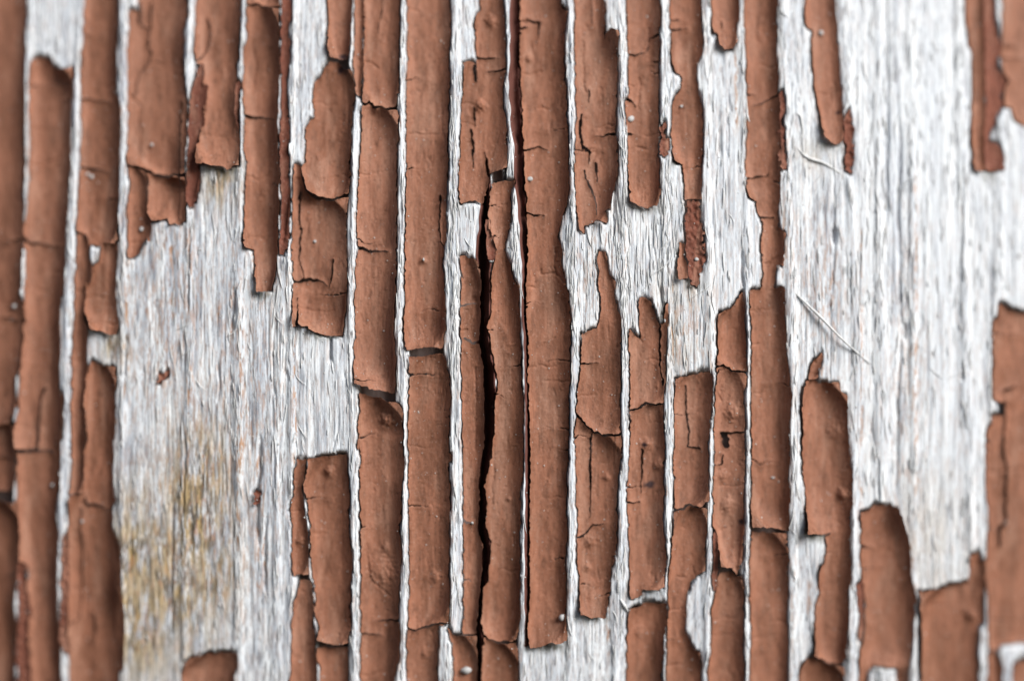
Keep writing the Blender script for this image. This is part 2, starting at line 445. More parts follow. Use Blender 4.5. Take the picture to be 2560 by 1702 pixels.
C 1.9 1624,65 1624,88 1623,111
C 3.8 1653,81 1626,91
C 3.4 1563,242 1582,251 1595,265
C 1.5 1601,191 1599,268
C 3.1 1563,333 1590,335
C 1.9 1592,367 1615,371
L 25 60,70 1607,513
P R1 rough
. 1653,318 1665,302 1661,344 1676,341 1672,367 1668,390 1657,394 1657,364
P S14
. 1680,-300 1754,-300 1756,38 1758,96 1758,134 1749,145 1745,172 1743,199 1749,230 1754,260 1758,291 1758,344 1754,402 1754,440 1753,496 1718,496 1714,459 1709,409 1688,396 1684,364 1682,306 1684,260 1691,241 1707,222 1709,188 1691,176 1686,153 1682,122 1686,96 1680,57
C 3.4 1674,73 1691,68 1724,63
C 1.9 1709,264 1695,283
L 18 25,60 1695,398
L 14 25,60 1689,161
P S14b rough
. 1718,502 1751,502 1751,536 1760,574 1758,600 1756,588 1764,627 1760,661 1749,684 1745,713 1737,715 1726,703 1724,665 1714,638 1718,588 1716,550 1716,555
L 18 30,40 1737,707
P S14c
. 1701,607 1710,611 1712,642 1718,665 1718,695 1697,697 1695,665 1699,634
L 30 30,45 1709,692
P S15
. 1785,-300 1858,-300 1852,38 1844,57 1846,96 1837,115 1818,117 1804,107 1800,82 1789,75 1785,46
C 3.1 1810,50 1811,63
L 26 50,60 1821,111
P S16
. 1869,-300 1953,-300 1948,38 1946,115 1952,172 1948,230 1953,253 1955,306 1953,383 1953,440 1950,497 1946,536 1948,566 1955,573 1965,584 1959,619 1963,665 1944,665 1938,695 1936,718 1959,718 1965,741 1963,787 1967,818 1967,875 1974,925 1978,971 1978,1028 1973,1086 1974,1150 1978,1140 1973,1198 1976,1255 1974,1293 1974,1327 1965,1325 1885,1317 1883,1255 1883,1179 1885,1102 1883,1086 1883,971 1883,894 1883,818 1879,760 1879,724 1904,724 1913,695 1911,665 1909,642 1906,607 1913,573 1915,559 1913,551 1898,540 1896,501 1877,494 1871,471 1869,440 1871,383 1875,325 1873,268 1873,191 1871,115 1869,38
C 2.7 1867,232 1894,233
C 3.4 1953,233 1921,247 1906,254 1890,258
C 1.9 1900,34 1900,96
C 3.1 1867,446 1894,440 1917,438 1927,429
C 3.1 1896,540 1915,543 1938,541
C 1.9 1883,860 1902,862
C 2.3 1904,659 1929,655 1948,640
L 20 80,50 1925,1320
L 15 40,40 1886,490
P R2 rough
. 1955,230 1961,226 1967,268 1963,285 1958,314 1964,318 1968,402 1961,421 1955,413 1957,344 1956,283
P S16b
. 1883,1332 1921,1335 1969,1335 1973,1370 1974,1446 1976,1523 1976,1599 1976,2002 1879,2002 1883,1676 1885,1580 1886,1538 1881,1504 1881,1408 1883,1351
P S17
. 1691,948 1714,942 1745,936 1781,929 1781,971 1777,1028 1772,1086 1770,1150 1772,1125 1770,1198 1772,1251 1764,1255 1753,1270 1768,1274 1768,1316 1764,1370 1764,1427 1745,1439 1733,1454 1718,1485 1716,1523 1714,1580 1730,1619 1753,1638 1754,1676 1753,2002 1670,2002 1672,1676 1672,1599 1674,1523 1676,1446 1682,1370 1688,1312 1688,1217 1688,1140 1689,1086 1688,1009
C! 3.1 1716,963 1718,1009 1720,1047 1726,1074 1724,1120 1751,1124
C 3.4 1684,1275 1710,1274 1718,1263 1756,1271
C 1.5 1693,1443 1718,1448
C 2.3 1670,1670 1707,1668
L 12 30,40 1768,936
P S13b
. 1573,826 1603,852 1601,818 1600,745 1615,747 1630,757 1640,787 1647,810 1659,814 1666,764 1671,757 1668,818 1665,875 1663,933 1663,963 1657,1009 1659,1067 1661,1150 1659,1140 1659,1217 1657,1293 1661,1351 1665,1408 1661,1469 1630,1477 1609,1479 1605,1492 1578,1502 1575,1446 1577,1370 1573,1293 1569,1255 1573,1179 1577,1121 1578,1086 1577,1009 1577,933 1575,875
C 2.3 1601,848 1607,856
C! 3.4 1571,1026 1596,1019 1615,1009 1634,1012 1665,1011
C 3.4 1563,1257 1582,1261 1601,1257
C 3.1 1651,814 1651,894 1659,963
C 3.4 1609,1125 1607,1198 1603,1236
B 9 12 1619,1112
B 7 12 1647,1163
L 25 50,50 1630,1485
P S13c
. 1575,1525 1603,1523 1611,1510 1638,1511 1672,1513 1668,1561 1659,1619 1657,1676 1655,2002 1569,2002 1571,1676 1571,1599
B 4 14 1599,1584
P S18
. 1798,776 1829,772 1837,764 1858,730 1862,764 1862,818 1867,864 1865,925 1865,952 1860,990 1862,1047 1862,1105 1864,1150 1864,1140 1862,1198 1862,1255 1862,1305 1860,1339 1858,1400 1844,1435 1833,1423 1806,1418 1802,1400 1800,1370 1798,1343 1785,1316 1789,1274 1785,1236 1789,1179 1791,1121 1787,1105 1789,1028 1791,971 1797,944 1793,917 1798,875 1798,818
C! 3.4 1791,919 1810,914 1821,919 1833,929 1873,929
C 1.9 1793,982 1806,1002
C! 4.2 1804,1082 1833,1084 1867,1080
C! 13.0 1814,1090 1818,1111
C 2.7 1785,1163 1806,1163 1809,1136
C 1.9 1806,1328 1818,1322
B 8 16 1833,1032
B 7 14 1818,1263
B 6 12 1806,1190
L 16 18,80 1800,837
L 20 50,40 1821,1414
P S18s under
. 1786,1332 1797,1351 1798,1385 1799,1420 1795,1466 1789,1487 1786,1446 1788,1389
P S18b
. 1806,1436 1825,1430 1844,1443 1858,1447 1862,1485 1862,1561 1864,1638 1864,2002 1785,2002 1777,1676 1785,1599 1783,1523 1795,1485 1798,1454
P S20
. 2020,954 2035,951 2051,956 2104,958 2106,982 2121,986 2121,1047 2127,1105 2129,1150 2129,1140 2135,1198 2135,1255 2127,1293 2131,1332 2129,1389 2135,1446 2127,1485 2129,1561 2123,1599 2121,1653 2108,1666 2085,1666 2062,1653 2045,1645 2047,1580 2049,1515 2062,1492 2054,1466 2056,1427 2070,1412 2075,1385 2070,1347 2098,1332 2058,1337 2024,1335 2022,1293 2017,1217 2013,1159 2011,1102 2013,1105 2011,1028 2013,971
B 9 11 2112,1238
B 5 18 2093,1078
L 36 60,110 2051,1334
L 18 22,160 2013,1047
P S20z
. 2026,948 2035,910 2058,883 2061,891 2045,948
P S20b
. 2020,1657 2043,1652 2062,1659 2085,1672 2108,1672 2119,1676 2121,2002 2005,2002 2009,1684 2017,1668 2030,1659
P S21
. 2026,-300 2100,-300 2097,38 2104,96 2106,172 2110,237 2112,306 2112,344 2102,358 2089,358 2066,337 2060,298 2054,260 2045,222 2041,153 2037,77 2039,61 2024,57 2022,38
L 30 50,80 2089,352
P R3 rough
. 2119,283 2131,272 2137,298 2142,337 2139,394 2135,425 2127,425 2121,394 2123,364 2118,325
P S22
. 2162,1286 2181,1278 2188,1270 2215,1268 2250,1270 2261,1290 2274,1332 2284,1385 2288,1446 2297,1485 2301,1508 2296,1561 2292,1638 2284,1676 2284,2002 2265,2002 2261,1680 2196,1676 2181,1691 2173,2002 2162,2002 2163,1638 2173,1611 2177,1508 2167,1458 2163,1408 2162,1370 2165,1324
L 24 28,90 2257,1293
L 30 60,45 2227,1676
P S22s under
. 2152,1469 2165,1456 2170,1485 2172,1508 2168,1561 2166,1611 2159,1611 2161,1542 2156,1515
P S23
. 2309,1485 2353,1483 2387,1477 2445,1464 2445,1431 2441,1397 2462,1389 2470,1408 2485,1414 2481,1466 2477,1523 2475,1569 2466,1576 2464,1638 2466,2002 2322,2002 2320,1638 2318,1561 2315,1515
B 10 11 2450,1550
L 36 25,220 2318,1619
P S24
. 2498,799 2514,793 2519,757 2552,776 2560,780 2594,787 2860,795 2860,1150 2860,1619 2560,1622 2529,1626 2510,1640 2498,1634 2494,1561 2491,1485 2487,1427 2491,1370 2491,1274 2485,1217 2485,1102 2487,1150 2489,1074 2498,1067 2498,1040 2535,1044 2535,1005 2500,1002 2502,894
C! 6.1 2529,1098 2529,1140 2538,1167 2538,1205 2536,1228 2538,1255 2535,1312 2521,1332 2521,1370
C! 3.1 2535,1042 2529,1086 2528,1147
C 3.1 2529,979 2548,975 2560,967
L 18 20,150 2504,894
L 14 40,30 2517,1002
P S24b
. 2494,1645 2514,1649 2529,1676 2531,2002 2493,2002
P S24c
. 2563,1676 2586,1668 2860,1668 2860,2002 2567,2002
P S25a
. 2439,-300 2479,-300 2481,77 2482,172 2480,268 2477,344 2477,421 2450,423 2450,364 2447,325 2452,249 2452,115 2443,99 2437,38
L 18 30,60 2464,419
P S25b under
. 2484,-300 2517,-300 2510,38 2521,77 2525,122 2512,134 2521,165 2537,191 2529,218 2521,230 2529,253 2514,272 2506,298 2494,325 2489,348 2510,352 2525,375 2529,417 2498,419 2480,421 2480,344 2484,268 2485,172
L 14 40,25 2514,413
P S25c
. 2534,-300 2533,77 2527,126 2538,172 2546,191 2535,230 2535,253 2552,256 2560,291 2594,306 2860,306 2860,-300
C 2.7 2535,101 2560,99
P R5 rough
. 387,954 394,938 406,933 419,917 422,927 409,948 394,956
P R7 rough
. 635,1228 645,1232 645,1255 637,1263
P S10k under
. 1215,550 1225,550 1230,581 1240,619 1237,642 1230,650 1221,646 1217,607
P S0d
. -300,1067 8,1066 18,1086 19,1116 22,1135 20,1140 15,1198 5,1230 -300,1234
C 3.1 -23,1148 8,1152 23,1147
"""
strips = []
for line in DATA.strip().splitlines():
    k = line.split()
    if k[0] == 'P':
        strips.append(dict(name=k[1], opt=k[2:], pts=[], cracks=[], lifts=[], bl=[]))
        continue
    s = strips[-1]
    P = lambda t: [tuple(map(float, q.split(','))) for q in t]
    if k[0] == '.': s['pts'] += P(k[1:])
    elif k[0] in ('C', 'C!'): s['cracks'].append((float(k[1]), k[0] == 'C!', P(k[2:])))
    elif k[0] == 'L': s['lifts'].append((float(k[1]),) + P(k[2:3])[0] + P(k[3:4])[0])
    elif k[0] == 'B': s['bl'].append((float(k[1]), float(k[2])) + P(k[3:4])[0])
# more of the same paint beyond the picture on both sides
rs = random.Random(5)
for x0, x1 in ((-300, -205), (-190, -85), (2650, 2745), (2765, 2850)):
    if x0 > 0: continue
    pts = [(x0 + rs.uniform(-4, 4), y) for y in range(-300, 2003, 164)] + [(x1 + rs.uniform(-4, 4), y) for y in range(2004, -301, -164)]
    strips.append(dict(name='M', opt=[], pts=pts, lifts=[], bl=[], cracks=[(4, True, [(x0 - 9, y), (x0 + 40, y + 8), (x1 + 9, y + 3)]) for y in (260, 900, 1500)]))
# keep the widest left strip off the added ones
for s in strips:
    if s['name'] in ('S0', 'S0b', 'S0d'):
        s['pts'] = [(-72 if p[0] < -150 else p[0], p[1]) for p in s['pts']]

DARK = [(853, 170, 20, 17), (856, 140, 22, 13), (1858, 1306, 14, 12), (1612, 1112, 9, 9), (1625, 1212, 16, 12), (2105, 277, 9, 7)]

# ------------------------------------------------------------------ the paint, strip by strip
G = 2.4
X0, Y0 = -320.0, -320.0
NX, NY = int(3200 / G) + 1, int(2342 / G) + 1
TOP = np.full((NY, NX), np.nan, np.float32)      # paint surface height over the board
INPOLY = np.zeros((NY, NX), bool)                 # inside any strip outline, cracks included
PIECES = []                                      # (mesh, strip name, box, area)
rng = np.random.default_rng(11)
TH = 3.2

def components(mask):
    ny, nx = mask.shape
    lab = np.zeros(ny * nx, np.int32)
    m = mask.reshape(-1).tolist()
    seen = bytearray(ny * nx)
    n = 0
    for s0 in np.flatnonzero(mask.reshape(-1)).tolist():
        if seen[s0]: continue
        n += 1
        st = [s0]; seen[s0] = 1; out = []
        while st:
            q = st.pop(); out.append(q); x = q % nx
            if x and m[q - 1] and not seen[q - 1]: seen[q - 1] = 1; st.append(q - 1)
            if x < nx - 1 and m[q + 1] and not seen[q + 1]: seen[q + 1] = 1; st.append(q + 1)
            if q >= nx and m[q - nx] and not seen[q - nx]: seen[q - nx] = 1; st.append(q - nx)
            if q < nx * ny - nx and m[q + nx] and not seen[q + nx]: seen[q + nx] = 1; st.append(q + nx)
        lab[np.array(out)] = n
    return lab.reshape(ny, nx), n

def contour(v, px, py, h, dark):
    """marching squares over node values v (inside > 0): vertices, faces, rim"""
    ins = v > 0
    ny, nx = v.shape
    idn = np.full(v.shape, -1, np.int64)
    ni = int(ins.sum()); idn[ins] = np.arange(ni)
    pos = [np.stack([px[ins], py[ins], h[ins], dark[ins]], -1)]
    n = ni
    ch = ins[:, :-1] != ins[:, 1:]
    idh = np.full(ch.shape, -1, np.int64); idh[ch] = n + np.arange(int(ch.sum())); n += int(ch.sum())
    t = (v[:, :-1] / np.where(ch, v[:, :-1] - v[:, 1:], 1))[ch][:, None]
    A = np.stack([px, py, h, dark], -1)
    pos.append(A[:, :-1][ch] * (1 - t) + A[:, 1:][ch] * t)
    cv = ins[:-1] != ins[1:]
    idv = np.full(cv.shape, -1, np.int64); idv[cv] = n + np.arange(int(cv.sum())); n += int(cv.sum())
    t = (v[:-1] / np.where(cv, v[:-1] - v[1:], 1))[cv][:, None]
    pos.append(A[:-1][cv] * (1 - t) + A[1:][cv] * t)
    pos = np.concatenate(pos)
    a, b, c_, d = idn[:-1, :-1], idn[:-1, 1:], idn[1:, 1:], idn[1:, :-1]
    e = [idh[:-1], idv[:, 1:], idh[1:], idv[:, :-1]]
    case = (ins[:-1, :-1] * 1 + ins[:-1, 1:] * 2 + ins[1:, 1:] * 4 + ins[1:, :-1] * 8)
    corner = [a, b, c_, d]
    faces = {3: [], 4: [], 5: [], 6: []}; rim = []
    for k in range(1, 16):
        m = case == k
        if not m.any(): continue
        bits = [(k >> i) & 1 for i in range(4)]
        polys = []
        if k in (5, 10):
            for i in range(4):
                if bits[i]: polys.append([('e', (i - 1) % 4), ('c', i), ('e', i)])
        else:
            p = []
            for i in range(4):
                if bits[i]: p.append(('c', i))
                if bits[i] != bits[(i + 1) % 4]: p.append(('e', i))
            polys.append(p)
        for p in polys:
            arr = np.stack([(corner[i] if q == 'c' else e[i])[m] for q, i in p], -1)
            faces[len(p)].append(arr[:, ::-1])
            for i in range(len(p)):
                if p[i][0] == 'e' and p[(i + 1) % len(p)][0] == 'e':
                    rim.append(np.stack([arr[:, i], arr[:, (i + 1) % len(p)]], -1))
    F = [np.concatenate(faces[k]) for k in (3, 4, 5, 6) if faces[k]]
    R = np.concatenate(rim) if rim else np.zeros((0, 2), np.int64)
    return pos, F, R

for s in strips:
    pts = s['pts']
    under = 'under' in s['opt']; roughp = 'rough' in s['opt']
    xs = [p[0] for p in pts]; ys = [p[1] for p in pts]
    i0 = max(0, int((min(xs) - 12 - X0) / G)); i1 = min(NX, int((max(xs) + 12 - X0) / G) + 1)
    j0 = max(0, int((min(ys) - 12 - Y0) / G)); j1 = min(NY, int((max(ys) + 12 - Y0) / G) + 1)
    px, py = np.meshgrid(X0 + np.arange(i0, i1) * G, Y0 + np.arange(j0, j1) * G)
    # ragged edge: shift the outline a little with noise
    k = 2.2 if roughp else 1.0
    wx = px + k * (4.0 * (vn(px / 15, py / 19, 3) - .5) + 3.6 * (vn(px / 6, py / 6, 4) - .5))
    wy = py + k * (5.5 * (vn(px / 13, py / 15, 5) - .5) + 3.6 * (vn(px / 5, py / 6, 6) - .5))
    d = polydist(wx, wy, pts)
    d += 2.6 if max(xs) < 480 else 1.3
    d -= 14 * np.maximum(vn(px / 10, py / 13, 9) - 0.74, 0) + 10 * np.maximum(vn(px / 24, py / 40, 10) - 0.7, 0)
    INPOLY[j0:j1, i0:i1] |= d > 0
    groove = np.zeros(px.shape)
    for w, full, cp in s['cracks']:
        cx = [p[0] for p in cp]; cy = [p[1] for p in cp]
        m = (px > min(cx) - 20) & (px < max(cx) + 20) & (py > min(cy) - 20) & (py < max(cy) + 20)
        if not m.any(): continue
        cd, arc = polydist(wx[m], wy[m], cp, closed=False)
        if w < 2.4:
            g = 4.0 * np.exp(-(cd / 2.0) ** 2)
            groove[m] = np.maximum(groove[m], g)
        else:
            tp = 1.0 if full else np.clip((1 - arc) / 0.45, 0.3, 1.0)
            hw = np.maximum((w * 0.62 + 0.6) * tp * (0.75 + 0.5 * vn(px[m] / 9, py[m] / 9, 8)), 1.5)
            d[m] = np.minimum(d[m], cd - hw)
            groove[m] = np.maximum(groove[m], 0)
    if not (under or roughp):
        wmid = max(xs) - min(xs); n_h = int(max(2, (max(ys) - min(ys)) / 190))
        for _ in range(n_h):
            hy = rng.uniform(min(ys), max(ys)); jrow = int(np.clip((hy - py[0, 0]) / G, 0, len(py) - 1))
            inr = np.flatnonzero(d[jrow] > 0)
            if len(inr) < 8: continue
            left = rng.random() < 0.6
            xs0 = px[0, inr[0]] if left else px[0, inr[-1]]
            ln = (px[0, inr[-1]] - px[0, inr[0]]) * rng.uniform(0.3, 0.85) * (1 if left else -1)
            cp = [(xs0 + ln * f, hy + rng.normal(0, 3.5)) for f in (0, .3, .6, 1)]
            m = (py > hy - 22) & (py < hy + 22)
            cd, arc = polydist(wx[m] + 3 * (vn(px[m] / 6, py[m] / 6, 41) - .5), wy[m] + 4 * (vn(px[m] / 7, py[m] / 5, 42) - .5), cp, closed=False)
            if rng.random() < 0.4:
                d[m] = np.minimum(d[m], cd - np.maximum(1.8 * (1 - arc), 0.2))
            groove[m] = np.maximum(groove[m], 3.4 * (1 - 0.6 * arc) * np.exp(-(cd / 1.8) ** 2))
        # long drying checks along the grain
        ck = np.abs(vn(px / 11, py / 150, 43) - .5)
        groove = np.maximum(groove, 2.6 * np.clip(1 - ck / 0.035, 0, 1) * np.clip(6 * (vn(px / 30, py / 80, 44) - .66), 0, 1))
    lab, nc = components(d > 0)
    owner = {}
    for kind, lst in (('L', s['lifts']), ('B', s['bl'])):
        for q in lst:
            lx, ly = q[-2], q[-1]
            dd = np.where(lab > 0, (px - lx) ** 2 + (py - ly) ** 2, 1e18)
            owner.setdefault(int(lab.reshape(-1)[dd.argmin()]), []).append((kind, q))
    for ci in range(1, nc + 1):
        cm = lab == ci
        area = cm.sum() * G * G
        if area < (60 if roughp else 140): continue
        rows = np.flatnonzero(cm.any(1)); cols = np.flatnonzero(cm.any(0))
        a0, a1 = max(rows[0] - 2, 0), min(rows[-1] + 3, cm.shape[0]); b0, b1 = max(cols[0] - 2, 0), min(cols[-1] + 3, cm.shape[1])
        sl = (slice(a0, a1), slice(b0, b1))
        C = cm[sl]; X = px[sl]; Y = py[sl]; D = d[sl].copy()
        D[(D > 0) & ~C] = -0.6
        # cross profile: the strip is cupped, its long edges turned up
        anyr = C.any(1); r = np.arange(len(C))
        xl = np.where(anyr, X[0, C.argmax(1)], np.nan); xr = np.where(anyr, X[0, C.shape[1] - 1 - C[:, ::-1].argmax(1)], np.nan)
        ok = ~np.isnan(xl)
        xl = np.interp(r, r[ok], xl[ok]); xr = np.interp(r, r[ok], xr[ok])
        sg = min(16, max(2, len(C) / 12))
        xl = gsmooth(xl, sg); xr = gsmooth(xr, sg)
        wd = np.maximum(xr - xl, 8)[:, None]
        u = np.clip((X - xl[:, None]) / wd, -0.15, 1.15)
        cup = np.clip(wd * rng.uniform(0.17, 0.25), 2.5, 22.0)
        vert = np.clip(wd / 60, 0.3, 1)
        base = 7.5 + rng.uniform(0, 3.5) - cup
        if under: base, cup = 8.0 - cup * 0.4, cup * 0.4
        if roughp: base, cup = 9.0, cup * 0.15
        q = 2 * u - 1
        cv = 0.9 + 0.5 * (vn(X / 200, Y / 90, 21) - 0.5)
        skew = rng.uniform(-0.42, -0.12)
        kr, kl, kb = rng.uniform(0.55, 1.0), rng.uniform(0.1, 0.5), rng.uniform(0.25, 0.5)
        qe = q - 0.12 * (vn(X / 300, Y / 160, 22) - .5)
        H = base + cup * cv * (kb * np.abs(qe - skew * (1 - qe * qe)) ** 2 + kr * np.clip((qe - 0.25) / 0.75, 0, 1.3) ** 2 + kl * np.clip((-qe - 0.55) / 0.45, 0, 1.3) ** 2)
        H += (2.6 if not under else 1.2) * np.exp(-np.maximum(D, 0) / 7.0)
        H += 7.0 * vert * (fbm(X / 55, Y / 120, 31) - .5) + 3.0 * (fbm(X / 20, Y / 55, 32) - .5) + 0.7 * (vn(X / 6, Y / 130, 33) - .5)
        H += 5.0 * np.maximum(vn(X / 7, Y / 7, 34) - 0.90, 0) * 4 - 5.0 * np.maximum(vn(X / 6, Y / 6, 35) - 0.88, 0) * 4
        if roughp: H += 6 * (vn(X / 7, Y / 9, 36) - .5)
        # the ends of a piece curl a little
        yb = np.where(C.any(0), Y[C.shape[0] - 1 - C[::-1].argmax(0), 0], Y[-1, 0]); yt = np.where(C.any(0), Y[C.argmax(0), 0], Y[0, 0])
        yb = gsmooth(yb, 3); yt = gsmooth(yt, 3)
        H += rng.uniform(2, 6) * np.exp(-np.maximum(yb[None] - Y, 0) / 16.0) + rng.uniform(0, 4) * np.exp(-np.maximum(Y - yt[None], 0) / 14.0)
        for kind, z in owner.get(ci, []):
            if kind == 'L':
                amp, sx, sy, lx, ly = z
                H += 0.5 * amp * np.exp(-0.5 * ((X - lx) / (sx * 0.75)) ** 2 - np.abs((Y - ly) / (sy * 0.62)) ** 1.6)
            else:
                amp, rad, lx, ly = z
                rr = np.hypot(X - lx, (Y - ly) * 0.9) / rad
                rr = rr * (0.75 + 0.5 * vn(X / 6, Y / 6, 45))
                H += amp * np.exp(-0.9 * rr ** 2.4) * (0.7 + 0.6 * vn(X / 4, Y / 5, 46))
        H -= groove[sl]
        dark = np.zeros(X.shape)
        for dx, dy, rx, ry in DARK:
            dark = np.maximum(dark, np.clip(1.6 - 1.6 * np.hypot((X - dx) / rx, (Y - dy) / ry) + 0.9 * (vn(X / 9, Y / 9, 77) - .5), 0, 1))
        pos, F, R = contour(D, X, Y, H, dark)
        T = TOP[j0:j1, i0:i1][sl]
        T[C] = np.where(np.isnan(T[C]), H[C], np.minimum(T[C], H[C]))
        # rim: wall down from the top edge
        nv = len(pos)
        ru = np.unique(R)
        mp = np.full(nv, -1, np.int64); mp[ru] = np.arange(len(ru))
        up = pos[ru].copy(); dn = pos[ru].copy(); dn[:, 2] -= TH * (0.8 + 0.5 * vn(dn[:, 0] / 8, dn[:, 1] / 8, 51))
        allp = np.concatenate([pos, up, dn])
        Q = np.stack([nv + mp[R[:, 0]], nv + mp[R[:, 1]], nv + len(ru) + mp[R[:, 1]], nv + len(ru) + mp[R[:, 0]]], -1)
        ctr = allp[:, :2].mean(0)
        co = to_local(allp[:, 0], allp[:, 1], allp[:, 2])
        org = to_local(np.array(ctr[0]), np.array(ctr[1]), np.array(0.0))
        me = build_mesh('paint', co, F + [Q], [M_under if (under or roughp) else M_paint], attrs={'dark': allp[:, 3]})
        PIECES.append((me, s['name'], (allp[:, 0].min(), allp[:, 1].min(), allp[:, 0].max(), allp[:, 1].max()), area, roughp))

# ------------------------------------------------------------------ the wooden board
RIDGES = [(45, 45, 38, 22, 12), (185, 172, 150, 140, 128), (292, 300, 300, 290, 288), (462, 462, 470, 455, 450), (603, 595, 592, 590, 590),
          (698, 695, 700, 690, 685), (735, 720, 730, 728, 722), (875, 885, 880, 878, 880), (1007, 1003, 1000, 1012, 1000), (1137, 1132, 1135, 1138, 1118),
          (1268, 1276, 1305, 1312, 1305), (1427, 1430, 1430, 1430, 1425), (1553, 1560, 1558, 1553, 1538), (1665, 1660, 1670, 1670, 1665),
          (1770, 1765, 1780, 1775, 1770), (1865, 1865, 1873, 1873, 1870), (1965, 1968, 1985, 1990, 1980), (2123, 2128, 2150, 2142, 2135),
          (2210, 2208, 2205, 2212, 2215), (2292, 2290, 2292, 2296, 2300), (2415, 2420, 2430, 2440, 2475), (2520, 2520, 2500, 2510, 2520),
          (2640, 2640, 2635, 2640, 2640), (2755, 2750, 2755, 2760, 2755), (-78, -78, -80, -78, -76), (-196, -198, -196, -198, -197)]
RY = (-50, 400, 850, 1250, 1752)
# deep splits: (points x, y, full width), depth
SPLITS = [
    ([(1290, -300, 20), (1292, 0, 20), (1292, 115, 20), (1290, 190, 22), (1296, 306, 22), (1302, 382, 20), (1303, 460, 18), (1311, 535, 16), (1315, 600, 14), (1318, 700, 10), (1316, 800, 9), (1321, 900, 7), (1323, 1130, 7), (1322, 1400, 8), (1322, 1620, 7)], 26),
    ([(1213, 380, 3), (1216, 440, 9), (1214, 520, 14), (1210, 600, 18), (1208, 640, 22), (1210, 700, 24), (1208, 780, 22), (1208, 856, 24), (1217, 915, 28), (1222, 1010, 30), (1221, 1100, 25), (1212, 1160, 24), (1205, 1200, 19), (1205, 1275, 19), (1208, 1340, 24), (1216, 1378, 24), (1213, 1430, 20), (1203, 1485, 15), (1197, 1560, 14), (1197, 1620, 14), (1201, 1760, 18), (1203, 2002, 18)], 95),
]
GROOVES = [  # fissures in the bare wood: points, half width, depth
    ([(2232, -300), (2232, 160), (2230, 330), (2226, 560)], 2.6, 8), ([(2256, 290), (2264, 360), (2254, 480), (2258, 640), (2262, 840), (2252, 1000), (2250, 1250)], 5, 8),
    ([(2092, 440), (2092, 600), (2086, 740)], 2.4, 7), ([(2080, 720), (2082, 800), (2079, 980)], 2.2, 6),
    ([(825, 836), (826, 870), (823, 905)], 3.2, 16), ([(583, 722), (580, 780), (578, 830)], 3.6, 10), ([(647, 1095), (648, 1180), (638, 1235), (641, 1360)], 4.0, 12),
    ([(662, 1290), (658, 1400), (656, 1480)], 3.2, 8), ([(309, 835), (307, 880), (302, 950)], 2.8, 9), ([(469, 560), (466, 700), (464, 780)], 2.6, 8),
    ([(457, 1080), (456, 1180), (450, 1300)], 2.6, 8), ([(424, 1250), (421, 1400), (420, 1600)], 2.6, 8), ([(1655, 715), (1656, 770), (1652, 805)], 4.0, 14),
    ([(1858, 625), (1856, 680), (1860, 720)], 3.6, 10), ([(1672, 600), (1668, 660), (1672, 700)], 2.4, 8), ([(2203, 1150), (2204, 1230), (2208, 1262)], 2.2, 9),
    ([(541, 905), (546, 960), (537, 1010)], 2.4, 7), ([(681, 860), (679, 1000), (680, 1080)], 2.2, 6), ([(1537, 455), (1536, 520), (1534, 600)], 2.4, 8),
    ([(2418, 905), (2421, 930), (2418, 950)], 3.4, 9), ([(2420, 440), (2420, 560), (2416, 700)], 2.0, 6), ([(1148, 570), (1150, 700), (1146, 860)], 1.8, 6),
    ([(1300, 830), (1302, 930)], 1.8, 5), ([(2090, 568), (2092, 590), (2094, 606)], 6.5, 16), ([(2268, 805), (2272, 830), (2270, 850)], 4, 9)]
bx = np.arange(X0, 2880.1, 2.2); by = np.arange(Y0, 2022.1, 6.0)
WX, WY = np.meshgrid(bx, by)
gx = WX + 4.5 * (fbm(WX / 90, WY / 260, 61) - .5) + 3 * (vn(WX / 25, WY / 110, 62) - .5)
WH = 1.7 * (fbm(gx / 5.5, WY / 150, 63, 2) - .5) + 5.0 * (fbm(gx / 20, WY / 420, 64) - .5) + 0.5 * (vn(gx / 3.0, WY / 90, 66) - .5)
fis = np.abs(vn(gx / 7.0, WY / 170, 65) - .5)
WH -= 5.0 * np.clip(1 - fis / 0.055, 0, 1) * np.clip(3 * (vn(gx / 30, WY / 90, 67) - .45), 0, 1)
for rdg in RIDGES:
    rx = np.interp(by, RY, rdg)[:, None] + 3 * (vn(WY / 70, WY * 0 + rdg[0], 68) - .5)
    wdt = 11 + 6 * (vn(WY / 120, WY * 0 + rdg[0], 69) - .5)
    WH += (4.5 + 4 * (vn(WY / 60, WY * 0 + rdg[0], 70) - .5)) * np.exp(-np.abs((WX - rx) / wdt) ** 2.6)
red = np.zeros(WX.shape)
for sp, depth in SPLITS:
    sy = [p[1] for p in sp]
    cx = np.interp(by, sy, [p[0] for p in sp])[:, None] + 3.0 * (vn(WY / 22, WY * 0 + 7, 71) - .5)
    hw = 0.5 * np.interp(by, sy, [p[2] for p in sp])[:, None] * (0.85 + 0.4 * vn(WY / 30, WY * 0 + 3, 72))
    on = ((WY > sy[0]) & (WY < sy[-1])).astype(float)
    t = np.clip((hw + 1.5 - np.abs(WX - cx)) / 4.4, 0, 1) * on
    side = (WX - cx) / np.maximum(hw, 1)
    WH -= t * (depth * np.clip(1.0 - 0.75 * np.clip((side + 0.25) / 1.1, 0, 1), 0.2, 1) + 7 * (vn(gx / 4, WY / 60, 73) - .5))
    red = np.maximum(red, on * np.clip((hw + 9 - np.abs(WX - cx)) / 5, 0, 1))
